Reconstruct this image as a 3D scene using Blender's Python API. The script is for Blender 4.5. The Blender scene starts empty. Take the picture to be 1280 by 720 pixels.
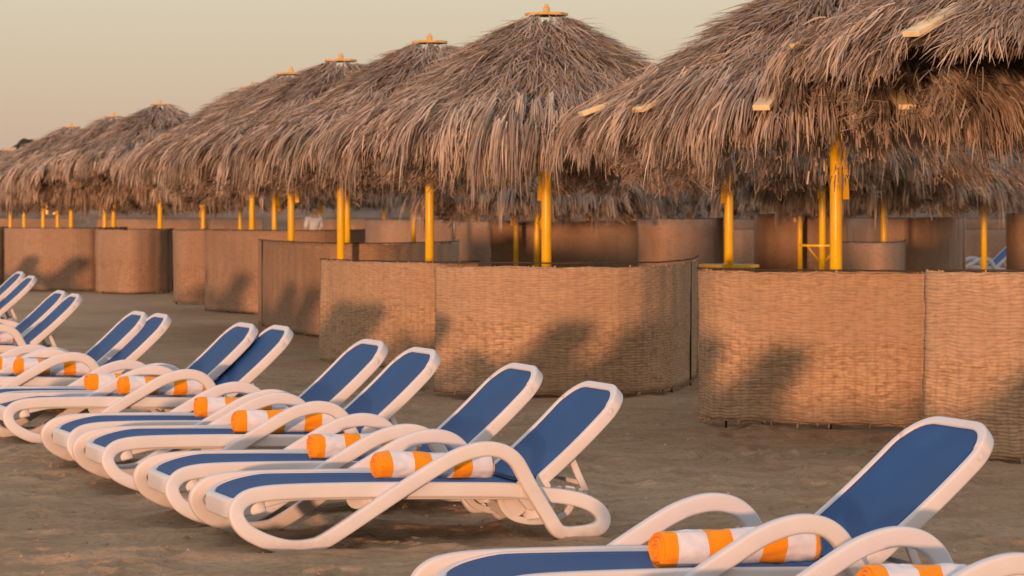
import bpy, bmesh, math, random
import numpy as np
from mathutils import Vector, Matrix, noise as mn
C = bpy.context.scene.collection
R = math.radians
PI = math.pi
# camera set-up: eye height, focal length in photo pixels, horizon row of the photo
F, H, HY, CX = 3300.0, 1.55, 258.0, 640.0
def px_x(px, d): return (px - CX) * d / F
def px_z(py, d): return H - (py - HY) * d / F

# ------------------------------------------------------------------ materials
def new_mat(name):
    m = bpy.data.materials.new(name); m.use_nodes = True
    nt = m.node_tree; b = nt.nodes['Principled BSDF']
    return m, nt, b
class N:
    def __init__(s, nt): s.nt = nt
    def n(s, t, **kw):
        x = s.nt.nodes.new(t)
        for k, v in kw.items(): setattr(x, k, v)
        return x
    def l(s, a, b): s.nt.links.new(a, b)
    def m(s, op, a, b=None, c=None):
        x = s.n('ShaderNodeMath', operation=op)
        for i, v in enumerate((a, b, c)):
            if v is None: continue
            if isinstance(v, (int, float)): x.inputs[i].default_value = v
            else: s.l(v, x.inputs[i])
        return x.outputs[0]
    def noise(s, vec, scale, detail=4, rough=.55, dist=0):
        x = s.n('ShaderNodeTexNoise'); x.inputs['Scale'].default_value = scale
        x.inputs['Detail'].default_value = detail; x.inputs['Roughness'].default_value = rough
        x.inputs['Distortion'].default_value = dist
        if vec is not None: s.l(vec, x.inputs['Vector'])
        return x.outputs['Fac']
    def ramp(s, fac, stops, interp='LINEAR'):
        x = s.n('ShaderNodeValToRGB'); x.color_ramp.interpolation = interp
        e = x.color_ramp.elements
        while len(e) < len(stops): e.new(.5)
        for i, (p, c) in enumerate(stops):
            e[i].position = p; e[i].color = (*c, 1) if len(c) == 3 else c
        s.l(fac, x.inputs[0]); return x.outputs[0]
    def mix(s, fac, a, b, bt='MIX'):
        x = s.n('ShaderNodeMix', data_type='RGBA', blend_type=bt)
        if isinstance(fac, (int, float)): x.inputs[0].default_value = fac
        else: s.l(fac, x.inputs[0])
        for i, v in ((6, a), (7, b)):
            if isinstance(v, tuple): x.inputs[i].default_value = (*v, 1)
            else: s.l(v, x.inputs[i])
        return x.outputs[2]
    def mapv(s, vec, scale):
        x = s.n('ShaderNodeMapping'); x.inputs['Scale'].default_value = scale
        s.l(vec, x.inputs['Vector']); return x.outputs[0]
    def bump(s, h, dist, strength, b):
        x = s.n('ShaderNodeBump'); x.inputs['Distance'].default_value = dist
        x.inputs['Strength'].default_value = strength
        s.l(h, x.inputs['Height']); s.l(x.outputs[0], b.inputs['Normal'])
M = {}
def simple(name, col, rough, var=.12, scale=8, bump=0, bscale=60, spec=.5, dirt=None):
    m, nt, b = new_mat(name); g = N(nt)
    tc = g.n('ShaderNodeTexCoord').outputs['Object']
    f = g.noise(tc, scale)
    c0 = tuple(c * (1 - var) for c in col); c1 = tuple(min(1, c * (1 + var)) for c in col)
    out = g.ramp(f, [(.3, c0), (.7, c1)])
    if dirt:
        f2 = g.noise(tc, scale * .35, 6, .65)
        out = g.mix(g.ramp(f2, [(.5, (0, 0, 0)), (.75, (.55, .55, .55))]), out, dirt)
    g.l(out, b.inputs['Base Color']); b.inputs['Roughness'].default_value = rough
    b.inputs['Specular IOR Level'].default_value = spec
    if bump: g.bump(g.noise(tc, bscale, 5), .002, bump, b)
    M[name] = m; return m
simple('white_resin', (.66, .63, .655), .42, .04, 5, .15, 90, .4, (.62, .50, .40))
nt = M['white_resin'].node_tree; g = N(nt); b = nt.nodes['Principled BSDF']
tc = g.n('ShaderNodeTexCoord').outputs['Object']; sp = g.n('ShaderNodeSeparateXYZ'); g.l(tc, sp.inputs[0])
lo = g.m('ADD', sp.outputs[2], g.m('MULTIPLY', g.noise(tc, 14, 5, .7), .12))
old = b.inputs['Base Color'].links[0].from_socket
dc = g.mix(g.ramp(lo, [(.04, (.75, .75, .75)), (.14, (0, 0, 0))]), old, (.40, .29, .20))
sc_ = g.noise(g.mapv(tc, (6, 30, 12)), 1.2, 6, .8)
dc = g.mix(g.ramp(sc_, [(.60, (0, 0, 0)), (.74, (.35, .35, .35))]), dc, (.42, .34, .28))
g.l(dc, b.inputs['Base Color'])
simple('yellow_paint', (.95, .54, .003), .34, .10, 4, .35, 40, .5, (.62, .30, .03))
simple('cap_wood', (.58, .36, .13), .7, .2, 9, .5, 50)
simple('rafter_wood', (.78, .62, .38), .7, .18, 9, .5, 50)
simple('dark_rod', (.05, .035, .028), .7, .3, 6, .3)
simple('skin', (.42, .24, .16), .55, .08)
simple('shirt_white', (.5, .46, .44), .85, .06)
simple('shirt_green', (.25, .42, .10), .85, .06)
simple('shorts', (.05, .06, .09), .85, .1)
simple('hair', (.03, .02, .015), .6, .2)
simple('bark', (.10, .07, .05), .9, .3, 6, 1)

m, nt, b = new_mat('blue_sling'); g = N(nt)
tc = g.n('ShaderNodeTexCoord').outputs['UV']
f = g.noise(tc, 2.2, 5)
wv = g.n('ShaderNodeTexWave', bands_direction='X'); wv.inputs['Scale'].default_value = 60; g.l(tc, wv.inputs['Vector'])
wh = g.n('ShaderNodeTexWave', bands_direction='Y'); wh.inputs['Scale'].default_value = 60; g.l(tc, wh.inputs['Vector'])
hh = g.m('MULTIPLY', wv.outputs['Fac'], wh.outputs['Fac'])
col = g.ramp(f, [(.25, (.006, .050, .170)), (.6, (.008, .068, .230)), (.8, (.022, .090, .265))])
col = g.mix(g.m('MULTIPLY', hh, .25), col, (.05, .12, .32))
g.l(col, b.inputs['Base Color']); b.inputs['Roughness'].default_value = .62
b.inputs['Specular IOR Level'].default_value = .35
g.bump(hh, .0008, .5, b); M['blue_sling'] = m

# towel: UV.x runs 0..1 along the roll
m, nt, b = new_mat('striped_towel'); g = N(nt)
tc = g.n('ShaderNodeTexCoord'); uv = tc.outputs['UV']
sp = g.n('ShaderNodeSeparateXYZ'); g.l(uv, sp.inputs[0])
wob = g.m('MULTIPLY', g.m('SUBTRACT', g.noise(tc.outputs['Object'], 9, 3), .5), .035)
st = g.m('FRACT', g.m('MULTIPLY_ADD', g.m('ADD', g.m('ADD', sp.outputs[0], wob), g.m('MULTIPLY', g.n('ShaderNodeObjectInfo').outputs['Random'], .03)), 2.9, .13))
msk = g.m('LESS_THAN', st, .47)
n1 = g.noise(tc.outputs['Object'], 160, 3)
oc = g.mix(n1, (.78, .23, .004), (.90, .33, .010))
wc = g.mix(n1, (.62, .61, .69), (.74, .73, .79))
g.l(g.mix(msk, wc, oc), b.inputs['Base Color']); b.inputs['Roughness'].default_value = .95
b.inputs['Specular IOR Level'].default_value = .1
b.inputs['Sheen Weight'].default_value = .25
g.bump(n1, .003, .7, b); M['striped_towel'] = m

# woven reed matting, UV in metres
def reed(name, base, dark, light, rw=.016, uw=.062):
    m, nt, b = new_mat(name); g = N(nt)
    uv = g.n('ShaderNodeTexCoord').outputs['UV']
    warp = g.n('ShaderNodeTexNoise'); warp.inputs['Scale'].default_value = 4.5; warp.inputs['Detail'].default_value = 6; g.l(uv, warp.inputs['Vector'])
    va = g.n('ShaderNodeVectorMath', operation='SUBTRACT'); g.l(warp.outputs['Color'], va.inputs[0]); va.inputs[1].default_value = (.5, .5, .5)
    vs = g.n('ShaderNodeVectorMath', operation='SCALE'); g.l(va.outputs[0], vs.inputs[0]); vs.inputs['Scale'].default_value = .085
    vv = g.n('ShaderNodeVectorMath', operation='ADD'); g.l(uv, vv.inputs[0]); g.l(vs.outputs[0], vv.inputs[1])
    sp = g.n('ShaderNodeSeparateXYZ'); g.l(vv.outputs[0], sp.inputs[0])
    U, V = sp.outputs[0], sp.outputs[1]
    ru = g.m('DIVIDE', U, uw); rv = g.m('DIVIDE', V, rw)
    iv = g.m('FLOOR', g.m('ADD', rv, g.m('MULTIPLY', g.noise(g.mapv(uv, (6, 1.5, 1)), 1, 2), 2.2))); iu = g.m('FLOOR', ru)
    par = g.m('SUBTRACT', g.m('MULTIPLY', g.m('PINGPONG', iv, 1), 2), 1)
    over = g.m('MULTIPLY', par, g.m('COSINE', g.m('MULTIPLY', ru, PI)))       # -1..1 over / under the warp cords
    rnd = g.m('ABSOLUTE', g.m('SINE', g.m('MULTIPLY', rv, PI)))
    h = g.m('MULTIPLY', rnd, g.m('ADD', .62, g.m('MULTIPLY', over, .38)))
    comb = g.n('ShaderNodeCombineXYZ'); g.l(g.m('MULTIPLY', U, 8), comb.inputs[0]); g.l(iv, comb.inputs[1])
    rr = g.noise(comb.outputs[0], 1.3, 3, .7)
    big = g.noise(uv, 2.0, 5, .6)
    st = g.noise(g.mapv(uv, (9, 70, 1)), 1, 4, .7)
    rib = g.m('POWER', g.m('ABSOLUTE', g.m('COSINE', g.m('MULTIPLY', ru, PI))), 14)
    c = g.ramp(h, [(0, tuple(.5*(x+y) for x,y in zip(base,dark))), (.4, base), (1, tuple(.4*y+.6*x for x,y in zip(base,light)))])
    c = g.mix(g.ramp(rr, [(.46, (0, 0, 0)), (.62, (.95, .95, .95))]), c, dark)
    c = g.mix(g.ramp(st, [(.45, (0, 0, 0)), (.7, (.8, .8, .8))]), c, light)
    c = g.mix(g.m('MULTIPLY', rib, .34), c, dark)
    c = g.mix(g.ramp(big, [(.35, (0, 0, 0)), (.7, (.55, .55, .55))]), c, tuple(.62 * x for x in base))
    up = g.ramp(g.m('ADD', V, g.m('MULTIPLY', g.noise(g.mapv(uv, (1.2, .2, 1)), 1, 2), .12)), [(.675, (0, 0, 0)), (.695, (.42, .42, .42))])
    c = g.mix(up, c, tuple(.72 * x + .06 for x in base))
    cn = g.n('ShaderNodeCombineXYZ'); g.l(g.m('FLOOR', g.m('DIVIDE', U, .37)), cn.inputs[0]); g.l(g.m('FLOOR', g.m('DIVIDE', V, .52)), cn.inputs[1])
    wn = g.n('ShaderNodeTexWhiteNoise', noise_dimensions='3D'); g.l(cn.outputs[0], wn.inputs['Vector'])
    c = g.mix(g.m('MULTIPLY', wn.outputs['Value'], .28), c, tuple(.6 * x for x in base))
    spot = g.noise(g.mapv(uv, (5, 14, 1)), 1, 5, .75)
    c = g.mix(g.ramp(spot, [(.60, (0, 0, 0)), (.70, (.7, .7, .7))]), c, dark)
    low = g.ramp(g.m('ADD', V, g.m('MULTIPLY', big, .2)), [(.08, (.5, .5, .5)), (.28, (0, 0, 0))])
    c = g.mix(low, c, (.42, .30, .20))
    g.l(c, b.inputs['Base Color']); b.inputs['Roughness'].default_value = .85
    b.inputs['Specular IOR Level'].default_value = .15
    g.bump(g.m('ADD', h, g.m('MULTIPLY', st, .6)), .010, .6, b)
    M[name] = m
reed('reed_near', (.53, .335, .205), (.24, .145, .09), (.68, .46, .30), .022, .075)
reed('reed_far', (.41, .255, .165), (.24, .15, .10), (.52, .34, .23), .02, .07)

# thatch: colour attribute 'tone'
def thatch(name, stops, shade):
    m, nt, b = new_mat(name); g = N(nt)
    at = g.n('ShaderNodeAttribute', attribute_name='tone')
    sp = g.n('ShaderNodeSeparateColor'); g.l(at.outputs['Color'], sp.inputs[0])
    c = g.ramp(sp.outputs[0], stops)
    tc = g.n('ShaderNodeTexCoord').outputs['Object']
    c = g.mix(g.ramp(g.noise(tc, 3.2, 5, .6), [(.35, (0, 0, 0)), (.7, (.6, .6, .6))]), c, shade)
    c = g.mix(g.m('MULTIPLY', g.noise(tc, 45, 3), .3), c, (.12, .09, .07))
    g.l(c, b.inputs['Base Color']); b.inputs['Roughness'].default_value = .8
    b.inputs['Specular IOR Level'].default_value = .2
    # thin dry leaf: a little light comes through
    tr = g.n('ShaderNodeBsdfTranslucent'); g.l(g.mix(.5, c, (.6, .34, .16), 'MULTIPLY'), tr.inputs[0])
    mx = g.n('ShaderNodeMixShader'); mx.inputs[0].default_value = .18
    out = nt.nodes['Material Output']
    g.l(b.outputs[0], mx.inputs[1]); g.l(tr.outputs[0], mx.inputs[2]); g.l(mx.outputs[0], out.inputs[0])
    M[name] = m
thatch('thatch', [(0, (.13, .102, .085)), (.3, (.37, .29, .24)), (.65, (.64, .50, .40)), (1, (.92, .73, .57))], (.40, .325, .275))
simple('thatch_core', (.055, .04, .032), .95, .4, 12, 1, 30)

m, nt, b = new_mat('sand'); g = N(nt)
tc = g.n('ShaderNodeTexCoord').outputs['Object']
big = g.noise(tc, .55, 6, .6, .4)
st = g.noise(g.mapv(tc, (1.2, 3.2, 1)), 1.6, 8, .65, .6)
fine = g.noise(tc, 26, 8, .7)
grain = g.noise(tc, 260, 3, .7)
c = g.ramp(big, [(.3, (.60, .395, .245)), (.55, (.69, .47, .305)), (.75, (.76, .54, .36))])
c = g.mix(g.ramp(st, [(.44, (0, 0, 0)), (.60, (.6, .6, .6))]), c, (.45, .285, .17))
c = g.mix(g.ramp(fine, [(.45, (0, 0, 0)), (.66, (.5, .5, .5))]), c, (.38, .245, .15))
c = g.mix(g.ramp(grain, [(.3, (.35, .35, .35)), (.5, (0, 0, 0))]), c, (.24, .17, .13))
g.l(c, b.inputs['Base Color']); b.inputs['Roughness'].default_value = .95
b.inputs['Specular IOR Level'].default_value = .1
hs = g.m('ADD', g.m('ADD', fine, g.m('MULTIPLY', g.noise(g.mapv(tc, (1, 1.6, 1)), 8, 4, .6, .5), 1.2)), g.m('MULTIPLY', grain, .15))
g.bump(hs, .045, 1.0, b); M['sand'] = m

simple('scrub_sand', (.17, .115, .08), .95, .45, .9, .5, 12)
m, nt, b = new_mat('leaves'); g = N(nt)
at = g.n('ShaderNodeAttribute', attribute_name='tone'); sp = g.n('ShaderNodeSeparateColor'); g.l(at.outputs['Color'], sp.inputs[0])
g.l(g.ramp(sp.outputs[0], [(0, (.04, .045, .03)), (1, (.11, .10, .06))]), b.inputs['Base Color']); b.inputs['Roughness'].default_value = .7
M['leaves'] = m

# ------------------------------------------------------------------ mesh helpers
def tag(o, label=None, cat=None, group=None, kind=None):
    for k, v in (('label', label), ('category', cat), ('group', group), ('kind', kind)):
        if v: o[k] = v
    return o
def empty(name, loc, rz=0):
    o = bpy.data.objects.new(name, None); C.objects.link(o)
    o.location = loc; o.rotation_euler = (0, 0, rz); o.empty_display_size = .1
    return o
def mesh_obj(name, verts, faces, mat, parent=None, smooth=True, uvs=None, tone=None):
    me = bpy.data.meshes.new(name)
    me.from_pydata([tuple(v) for v in verts], [], [tuple(f) for f in faces])
    me.materials.append(M[mat])
    if smooth: me.polygons.foreach_set('use_smooth', [True] * len(me.polygons))
    if uvs is not None:
        ul = me.uv_layers.new(name='UVMap')
        li = np.zeros(len(me.loops), dtype=np.int32); me.loops.foreach_get('vertex_index', li)
        ul.data.foreach_set('uv', np.asarray(uvs, dtype=np.float32)[li].ravel())
    if tone is not None:
        ca = me.color_attributes.new('tone', 'FLOAT_COLOR', 'POINT')
        a = np.ones((len(verts), 4), dtype=np.float32); a[:, :3] = np.asarray(tone, dtype=np.float32)[:, None]
        ca.data.foreach_set('color', a.ravel())
    me.update()
    o = bpy.data.objects.new(name, me); C.objects.link(o)
    if parent: o.parent = parent
    return o
class MB:
    def __init__(s): s.v = []; s.f = []
    def add(s, vs, fs):
        k = len(s.v); s.v += [tuple(v) for v in vs]; s.f += [tuple(i + k for i in f) for f in fs]
    def box(s, c, size, rot=None, taper=1):
        x, y, z = (q / 2 for q in size); vs = []
        for sz in (-1, 1):
            t = taper if sz > 0 else 1
            for sx, sy in ((-1, -1), (1, -1), (1, 1), (-1, 1)):
                v = Vector((sx * x * t, sy * y * t, sz * z))
                if rot: v = rot @ v
                vs.append(v + Vector(c))
        s.add(vs, [(3, 2, 1, 0), (4, 5, 6, 7), (0, 1, 5, 4), (1, 2, 6, 5), (2, 3, 7, 6), (3, 0, 4, 7)])
    def sweep(s, pts, sec, side, closed=False):
        """pts: Vectors; sec: 2D section (a across 'side', b in the bending plane)"""
        n = len(pts); m = len(sec); vs = []; fs = []
        for i, p in enumerate(pts):
            a = pts[(i - 1) % n] if (closed or i > 0) else pts[i]
            c = pts[(i + 1) % n] if (closed or i < n - 1) else pts[i]
            t = (c - a).normalized()
            sd = side(i, t) if callable(side) else Vector(side)
            sd = (sd - t * sd.dot(t)).normalized(); up = sd.cross(t)
            for (x, y) in sec: vs.append(p + sd * x + up * y)
        for i in range(n if closed else n - 1):
            j = (i + 1) % n
            for k in range(m):
                l = (k + 1) % m
                fs.append((i * m + k, i * m + l, j * m + l, j * m + k))
        if not closed:
            fs.append(tuple(range(m - 1, -1, -1))); fs.append(tuple((n - 1) * m + k for k in range(m)))
        s.add(vs, fs)
    def tube(s, pts, r, n=10, closed=False):
        pts = [Vector(p) for p in pts]
        sec = [(r * math.cos(2 * PI * k / n), r * math.sin(2 * PI * k / n)) for k in range(n)]
        d = (pts[-1] - pts[0]) if not closed else Vector((0, 0, 1))
        sd = Vector((0, 0, 1)) if abs(d.normalized().z) < .9 else Vector((1, 0, 0))
        s.sweep(pts, sec, sd, closed)
    def disc(s, c, axis, r, th, n=24, a0=0, a1=2 * PI):
        ax = Vector(axis).normalized(); u = ax.orthogonal().normalized()
        if abs(ax.y) > .9: u = Vector((1, 0, 0))
        w = ax.cross(u); c = Vector(c)
        full = abs(a1 - a0 - 2 * PI) < 1e-6
        ring = [c + r * (math.cos(a0 + (a1 - a0) * k / n) * u + math.sin(a0 + (a1 - a0) * k / n) * w) for k in range(n if full else n + 1)]
        k = len(ring)
        vs = [p - ax * th / 2 for p in ring] + [p + ax * th / 2 for p in ring]
        fs = [tuple(range(k - 1, -1, -1)), tuple(range(k, 2 * k))] + [(i, (i + 1) % k, k + (i + 1) % k, k + i) for i in range(k)]
        s.add(vs, fs)
    def build(s, name, mat, parent=None, smooth=True, bevel=0):
        o = mesh_obj(name, s.v, s.f, mat, parent, smooth)
        if bevel:
            b = o.modifiers.new('bevel', 'BEVEL'); b.width = bevel; b.segments = 3; b.limit_method = 'ANGLE'; b.angle_limit = R(40)
            if smooth:
                w = o.modifiers.new('wn', 'WEIGHTED_NORMAL'); w.keep_sharp = True
        return o
def rsec(a, b, r, n=4):
    """rounded rectangle section, half sizes a, b"""
    out = []
    for cx, cy, s0 in ((a - r, b - r, 0), (-a + r, b - r, 90), (-a + r, -b + r, 180), (a - r, -b + r, 270)):
        for k in range(n + 1):
            t = R(s0 + 90 * k / n); out.append((cx + r * math.cos(t), cy + r * math.sin(t)))
    return out
def catmull(P, closed=True, sub=6):
    n = len(P); out = []
    rng = range(n) if closed else range(n - 1)
    for i in rng:
        g_ = (lambda k: P[k % n]) if closed else (lambda k: P[max(0, min(n - 1, k))])
        p0, p1, p2, p3 = g_(i - 1), g_(i), g_(i + 1), g_(i + 2)
        for k in range(sub):
            t = k / sub
            out.append(.5 * ((2 * p1) + (p2 - p0) * t + (2 * p0 - 5 * p1 + 4 * p2 - p3) * t * t + (3 * p1 - p0 - 3 * p2 + p3) * t ** 3))
    if not closed: out.append(P[-1].copy())
    return out
def smooth_pts(P, it=2, closed=True):
    n = len(P)
    for _ in range(it):
        P = [(P[(i - 1) % n] + 2 * P[i] + P[(i + 1) % n]) / 4 if closed or 0 < i < n - 1 else P[i] for i in range(n)]
    return P
def copy_tree(o, parent=None):
    c = o.copy(); C.objects.link(c); c.parent = parent
    for ch in list(o.children): copy_tree(ch, c)
    return c

# ------------------------------------------------------------------ ground
rs = np.random.RandomState(3)
def vn(x, y, wl, seed):
    g = np.random.RandomState(seed).rand(256, 256).astype(np.float32)
    a, b_ = x / wl + 57.3, y / wl + 91.7
    i, j = np.floor(a).astype(int), np.floor(b_).astype(int)
    fx, fy = a - i, b_ - j; fx = fx * fx * (3 - 2 * fx); fy = fy * fy * (3 - 2 * fy)
    i0, i1, j0, j1 = i % 256, (i + 1) % 256, j % 256, (j + 1) % 256
    return (g[i0, j0] * (1 - fx) * (1 - fy) + g[i1, j0] * fx * (1 - fy) + g[i0, j1] * (1 - fx) * fy + g[i1, j1] * fx * fy) * 2 - 1
LA = R(21.5)
# origins of the loungers (near front foot), metres
LOUNGERS = [  # name key, x, y, extra yaw
    ('P1a', -.942, 11.826, 0), ('R1', .20, 8.96, 0), ('R2', .748, 7.92, 0)]
ZT, UT = .705, 1.65
for k, px, py in (('P1b', 680, 465), ('P2a', 556, 444), ('P2b', 489, 433), ('P3a', 369, 414), ('P3b', 326, 410.6),
                  ('P4a', 215, 398), ('P4b', 186.6, 395), ('P5a', 101.5, 371.6), ('P5b', 84.4, 367.5), ('P6a', 45.3, 348), ('P6b', 31, 342.5)):
    d = (H - ZT) * F / (py - HY)
    LOUNGERS.append((k, px_x(px, d) - UT * math.cos(LA) + .05 * math.sin(LA), d - UT * math.sin(LA) - .05 * math.cos(LA), 0))
for k, x_, y_ in (('P8a', -9.1, 42.6), ('P8b', -9.75, 43.6)):
    LOUNGERS.append((k, x_ - UT * math.cos(LA), y_ - UT * math.sin(LA), 0))
feet = []
for k, ox, oy, _ in LOUNGERS:
    for u, v in ((0.02, 0), (1.36, 0), (.02, .73), (1.36, .73)):
        feet.append((ox + u * math.cos(LA) - v * math.sin(LA), oy + u * math.sin(LA) + v * math.cos(LA)))
def ground_z(x, y):
    fade = np.clip((34 - y) / 14, 0, 1) * np.clip((y + 3) / 6, .2, 1)
    z = .020 * vn(x, y, 1.9, 1) + .018 * vn(x, y, .7, 2) + .020 * vn(x * .7, y, .28, 3) + .014 * vn(x * .8, y, .13, 4) + .006 * vn(x, y, .06, 5)
    # footprints: ringed pits
    z = z * fade
    return z
_fp = [(rs.uniform(-6, 5), rs.uniform(7.5, 24), rs.uniform(0, PI)) for _ in range(800)]
def ground_full(x, y):
    z = ground_z(x, y)
    for fx, fy, a in _fp:
        sel = (np.abs(x - fx) < .3) & (np.abs(y - fy) < .3)
        if not sel.any(): continue
        dx, dy = x[sel] - fx, y[sel] - fy
        p = dx * math.cos(a) + dy * math.sin(a); q = -dx * math.sin(a) + dy * math.cos(a)
        r2 = (p / .13) ** 2 + (q / .055) ** 2
        z[sel] += -.030 * np.exp(-r2) + .016 * np.exp(-((np.sqrt(r2) - 1.5) / .45) ** 2)
    for i, (fx, fy) in enumerate(feet):
        sel = (np.abs(x - fx) < .6) & (np.abs(y - fy) < .6)
        if not sel.any(): continue
        dx, dy = x[sel] - fx, y[sel] - fy
        p = dx * math.cos(LA) + dy * math.sin(LA); q = -dx * math.sin(LA) + dy * math.cos(LA)
        z[sel] = z[sel] * (1 - .8 * np.exp(-(p / .25) ** 2 - (q / .1) ** 2)) + .024 * np.exp(-(p / .17) ** 2 - ((q + .055) / .05) ** 2) * (.6 + .5 * vn(x[sel], y[sel], .07, 9)) + .022 * np.exp(-((p + .02) / .14) ** 2 - ((q - .06) / .05) ** 2)
    return z
def axis(segs):
    out = []
    for a, b_, st in segs: out += list(np.arange(a, b_, st))
    return np.array(out + [segs[-1][1]])
xs = axis([(-3000, -200, 400), (-200, -40, 20), (-40, -12, 2), (-12, -7.6, .3), (-7.6, 4.6, .034), (4.6, 9, .3), (9, 40, 2), (40, 200, 20), (200, 3000, 400)])
ys = axis([(-60, -10, 5), (-10, 5, 1), (5, 7.2, .15), (7.2, 14, .030), (14, 20, .042), (20, 30, .09), (30, 60, .5), (60, 200, 8), (200, 4200, 400)])
gx, gy = np.meshgrid(xs, ys, indexing='ij'); gz = ground_full(gx.ravel().copy(), gy.ravel().copy())
nx, ny = len(xs), len(ys)
gv = np.stack([gx.ravel(), gy.ravel(), gz], 1)
idx = np.arange(nx * ny).reshape(nx, ny)
gf = np.stack([idx[:-1, :-1], idx[1:, :-1], idx[1:, 1:], idx[:-1, 1:]], -1).reshape(-1, 4)
def np_mesh(name, v, f, mat, parent=None, smooth=True, tone=None):
    me = bpy.data.meshes.new(name)
    me.vertices.add(len(v)); me.vertices.foreach_set('co', v.astype(np.float32).ravel())
    me.loops.add(f.size); me.loops.foreach_set('vertex_index', f.astype(np.int32).ravel())
    me.polygons.add(len(f)); me.polygons.foreach_set('loop_start', np.arange(0, f.size, 4, dtype=np.int32))
    me.polygons.foreach_set('use_smooth', np.full(len(f), smooth))
    me.update(calc_edges=True); me.materials.append(M[mat])
    if tone is not None:
        ca = me.color_attributes.new('tone', 'FLOAT_COLOR', 'POINT')
        a = np.ones((len(v), 4), dtype=np.float32); a[:, :3] = tone[:, None]
        ca.data.foreach_set('color', a.ravel())
    o = bpy.data.objects.new(name, me); C.objects.link(o)
    if parent: o.parent = parent
    return o
tag(np_mesh('beach_sand', gv, gf, 'sand'), kind='structure')

# ------------------------------------------------------------------ sun lounger
LOOP = [(1.185,.213,1),(1.037,.239,1),(.698,.256,1),(.351,.269,1),(-.045,.276,1),(-.205,.266,1),(-.272,.238,.8),(-.3,.194,.5),(-.287,.148,.25),(-.246,.104,.1),
        (-.163,.061,0),(-.063,.031,0),(.035,.031,0),(.116,.056,0),(.324,.178,0),(.454,.256,0),(.605,.342,0),(.726,.405,0),(.833,.436,0),(.91,.439,0),(.977,.421,0),(1.029,.382,0),
        (1.061,.332,0),(1.095,.270,0),(1.145,.190,0),(1.199,.106,0),(1.240,.048,0),(1.290,.031,0),(1.374,.033,.1),(1.440,.044,.2),(1.474,.070,.35),(1.474,.108,.5),(1.437,.150,.7),(1.366,.182,.85),(1.269,.203,1)]
W = .73
def make_lounger(blen, bang=42):
    root = empty('sun_lounger', (0, 0, 0))
    root['_L'] = blen
    for s in (0, 1):
        P = [Vector((u, (.0 + .042 * k) if s == 0 else W - .042 * k, z)) for u, z, k in LOOP]
        P = smooth_pts(catmull(P, True, 6), 2)
        mb = MB(); sec = rsec(.023, .0345, .012)
        mb.sweep(P, sec, (0, 1, 0), True)
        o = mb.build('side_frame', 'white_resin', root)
    v0, v1 = .072, W - .072
    # seat frame
    def outline(u0, u1, r0, r1, inset=0, sub=8):
        a, b_ = v0 + inset, v1 - inset; u0 += inset; u1 -= inset
        pts = []
        for cu, cv, s0, r in ((u0 + r0, a + r0, 180, r0), (u1 - r1, a + r1, 270, r1), (u1 - r1, b_ - r1, 0, r1), (u0 + r0, b_ - r0, 90, r0)):
            for k in range(sub + 1):
                t = R(s0 + 90 * k / sub); pts.append((cu + r * math.cos(t), cv + r * math.sin(t)))
        return pts
    def dense(pts, step=.05):
        out = []
        for i, p in enumerate(pts):
            q = pts[(i + 1) % len(pts)]; L = math.hypot(q[0] - p[0], q[1] - p[1])
            n = max(1, int(L / step))
            for k in range(n): out.append((p[0] + (q[0] - p[0]) * k / n, p[1] + (q[1] - p[1]) * k / n))
        return out
    def seat_z(u):
        t = max(0., (.02 - u) / .32)
        base = .268 if u < 0 else .268 - .045 * (u / 1.15) ** 1.3
        return base - .075 * t ** 1.7
    mb = MB()
    ol = dense(outline(-.275, 1.165, .15, .03))
    P = [Vector((u, v, seat_z(u) - (.05 if u > 1.12 else 0))) for u, v in ol]
    def inward(i, t):
        return Vector((0, 0, 1)).cross(t)
    mb.sweep(P, rsec(.018, .036, .010), lambda i, t: inward(i, t), True)
    # thicker moulded front lip
    front = [Vector((u, v, seat_z(u) - .012)) for u, v in ol if u < -.15]
    front.sort(key=lambda p: p.y)
    mb.sweep(front, rsec(.026, .044, .014), lambda i, t: inward(i, t))
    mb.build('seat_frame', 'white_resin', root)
    # slings as grids clipped to rounded outline
    def sling(name, u0, u1, r0, r1, zf, sag):
        nu, nv = 46, 14; vs = []; uvs = []; fs = []
        for i in range(nu + 1):
            u = u0 + (u1 - u0) * i / nu
            hw = (v1 - v0) / 2 - .014; c = (v0 + v1) / 2
            for (ue, r, sgn) in ((u0, r0, 1), (u1, r1, -1)):
                dd = (u - ue) * sgn
                if dd < r: hw -= r - math.sqrt(max(0, r * r - (r - dd) ** 2))
            for j in range(nv + 1):
                t = j / nv * 2 - 1; v = c + hw * t
                z = zf(u) - sag * (1 - t * t) * math.sin(PI * min(1, max(0, (u - u0) / (u1 - u0)))) ** .6
                vs.append((u, v, z)); uvs.append((u, v))
        for i in range(nu):
            for j in range(nv):
                a = i * (nv + 1) + j; fs.append((a, a + nv + 1, a + nv + 2, a + 1))
        return vs, fs, uvs
    vs, fs, uvs = sling('s', -.262, 1.185, .135, .03, lambda u: seat_z(u) + .031, .022)
    o = mesh_obj('seat_sling', vs, fs, 'blue_sling', root, True, uvs)
    so = o.modifiers.new('s', 'SOLIDIFY'); so.thickness = .004
    # backrest, local plane (p along, v across), angle 42.5
    ang = R(bang); hinge = Vector((1.165, 0, .262)); e1 = Vector((math.cos(ang), 0, math.sin(ang))); e3 = Vector((-math.sin(ang), 0, math.cos(ang)))
    def bk(p, v, h): return hinge + e1 * p + Vector((0, v, 0)) + e3 * h
    L = blen
    mb = MB()
    ob = dense(outline(0, L, .03, .165), .05)
    P = [bk(p, v, -.002 - .012 * math.sin(PI * p / L) - (.04 if p < .02 else 0)) for p, v in ob]
    mb.sweep(P, rsec(.017, .030, .009), lambda i, t: e3.cross(t), True)
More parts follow.
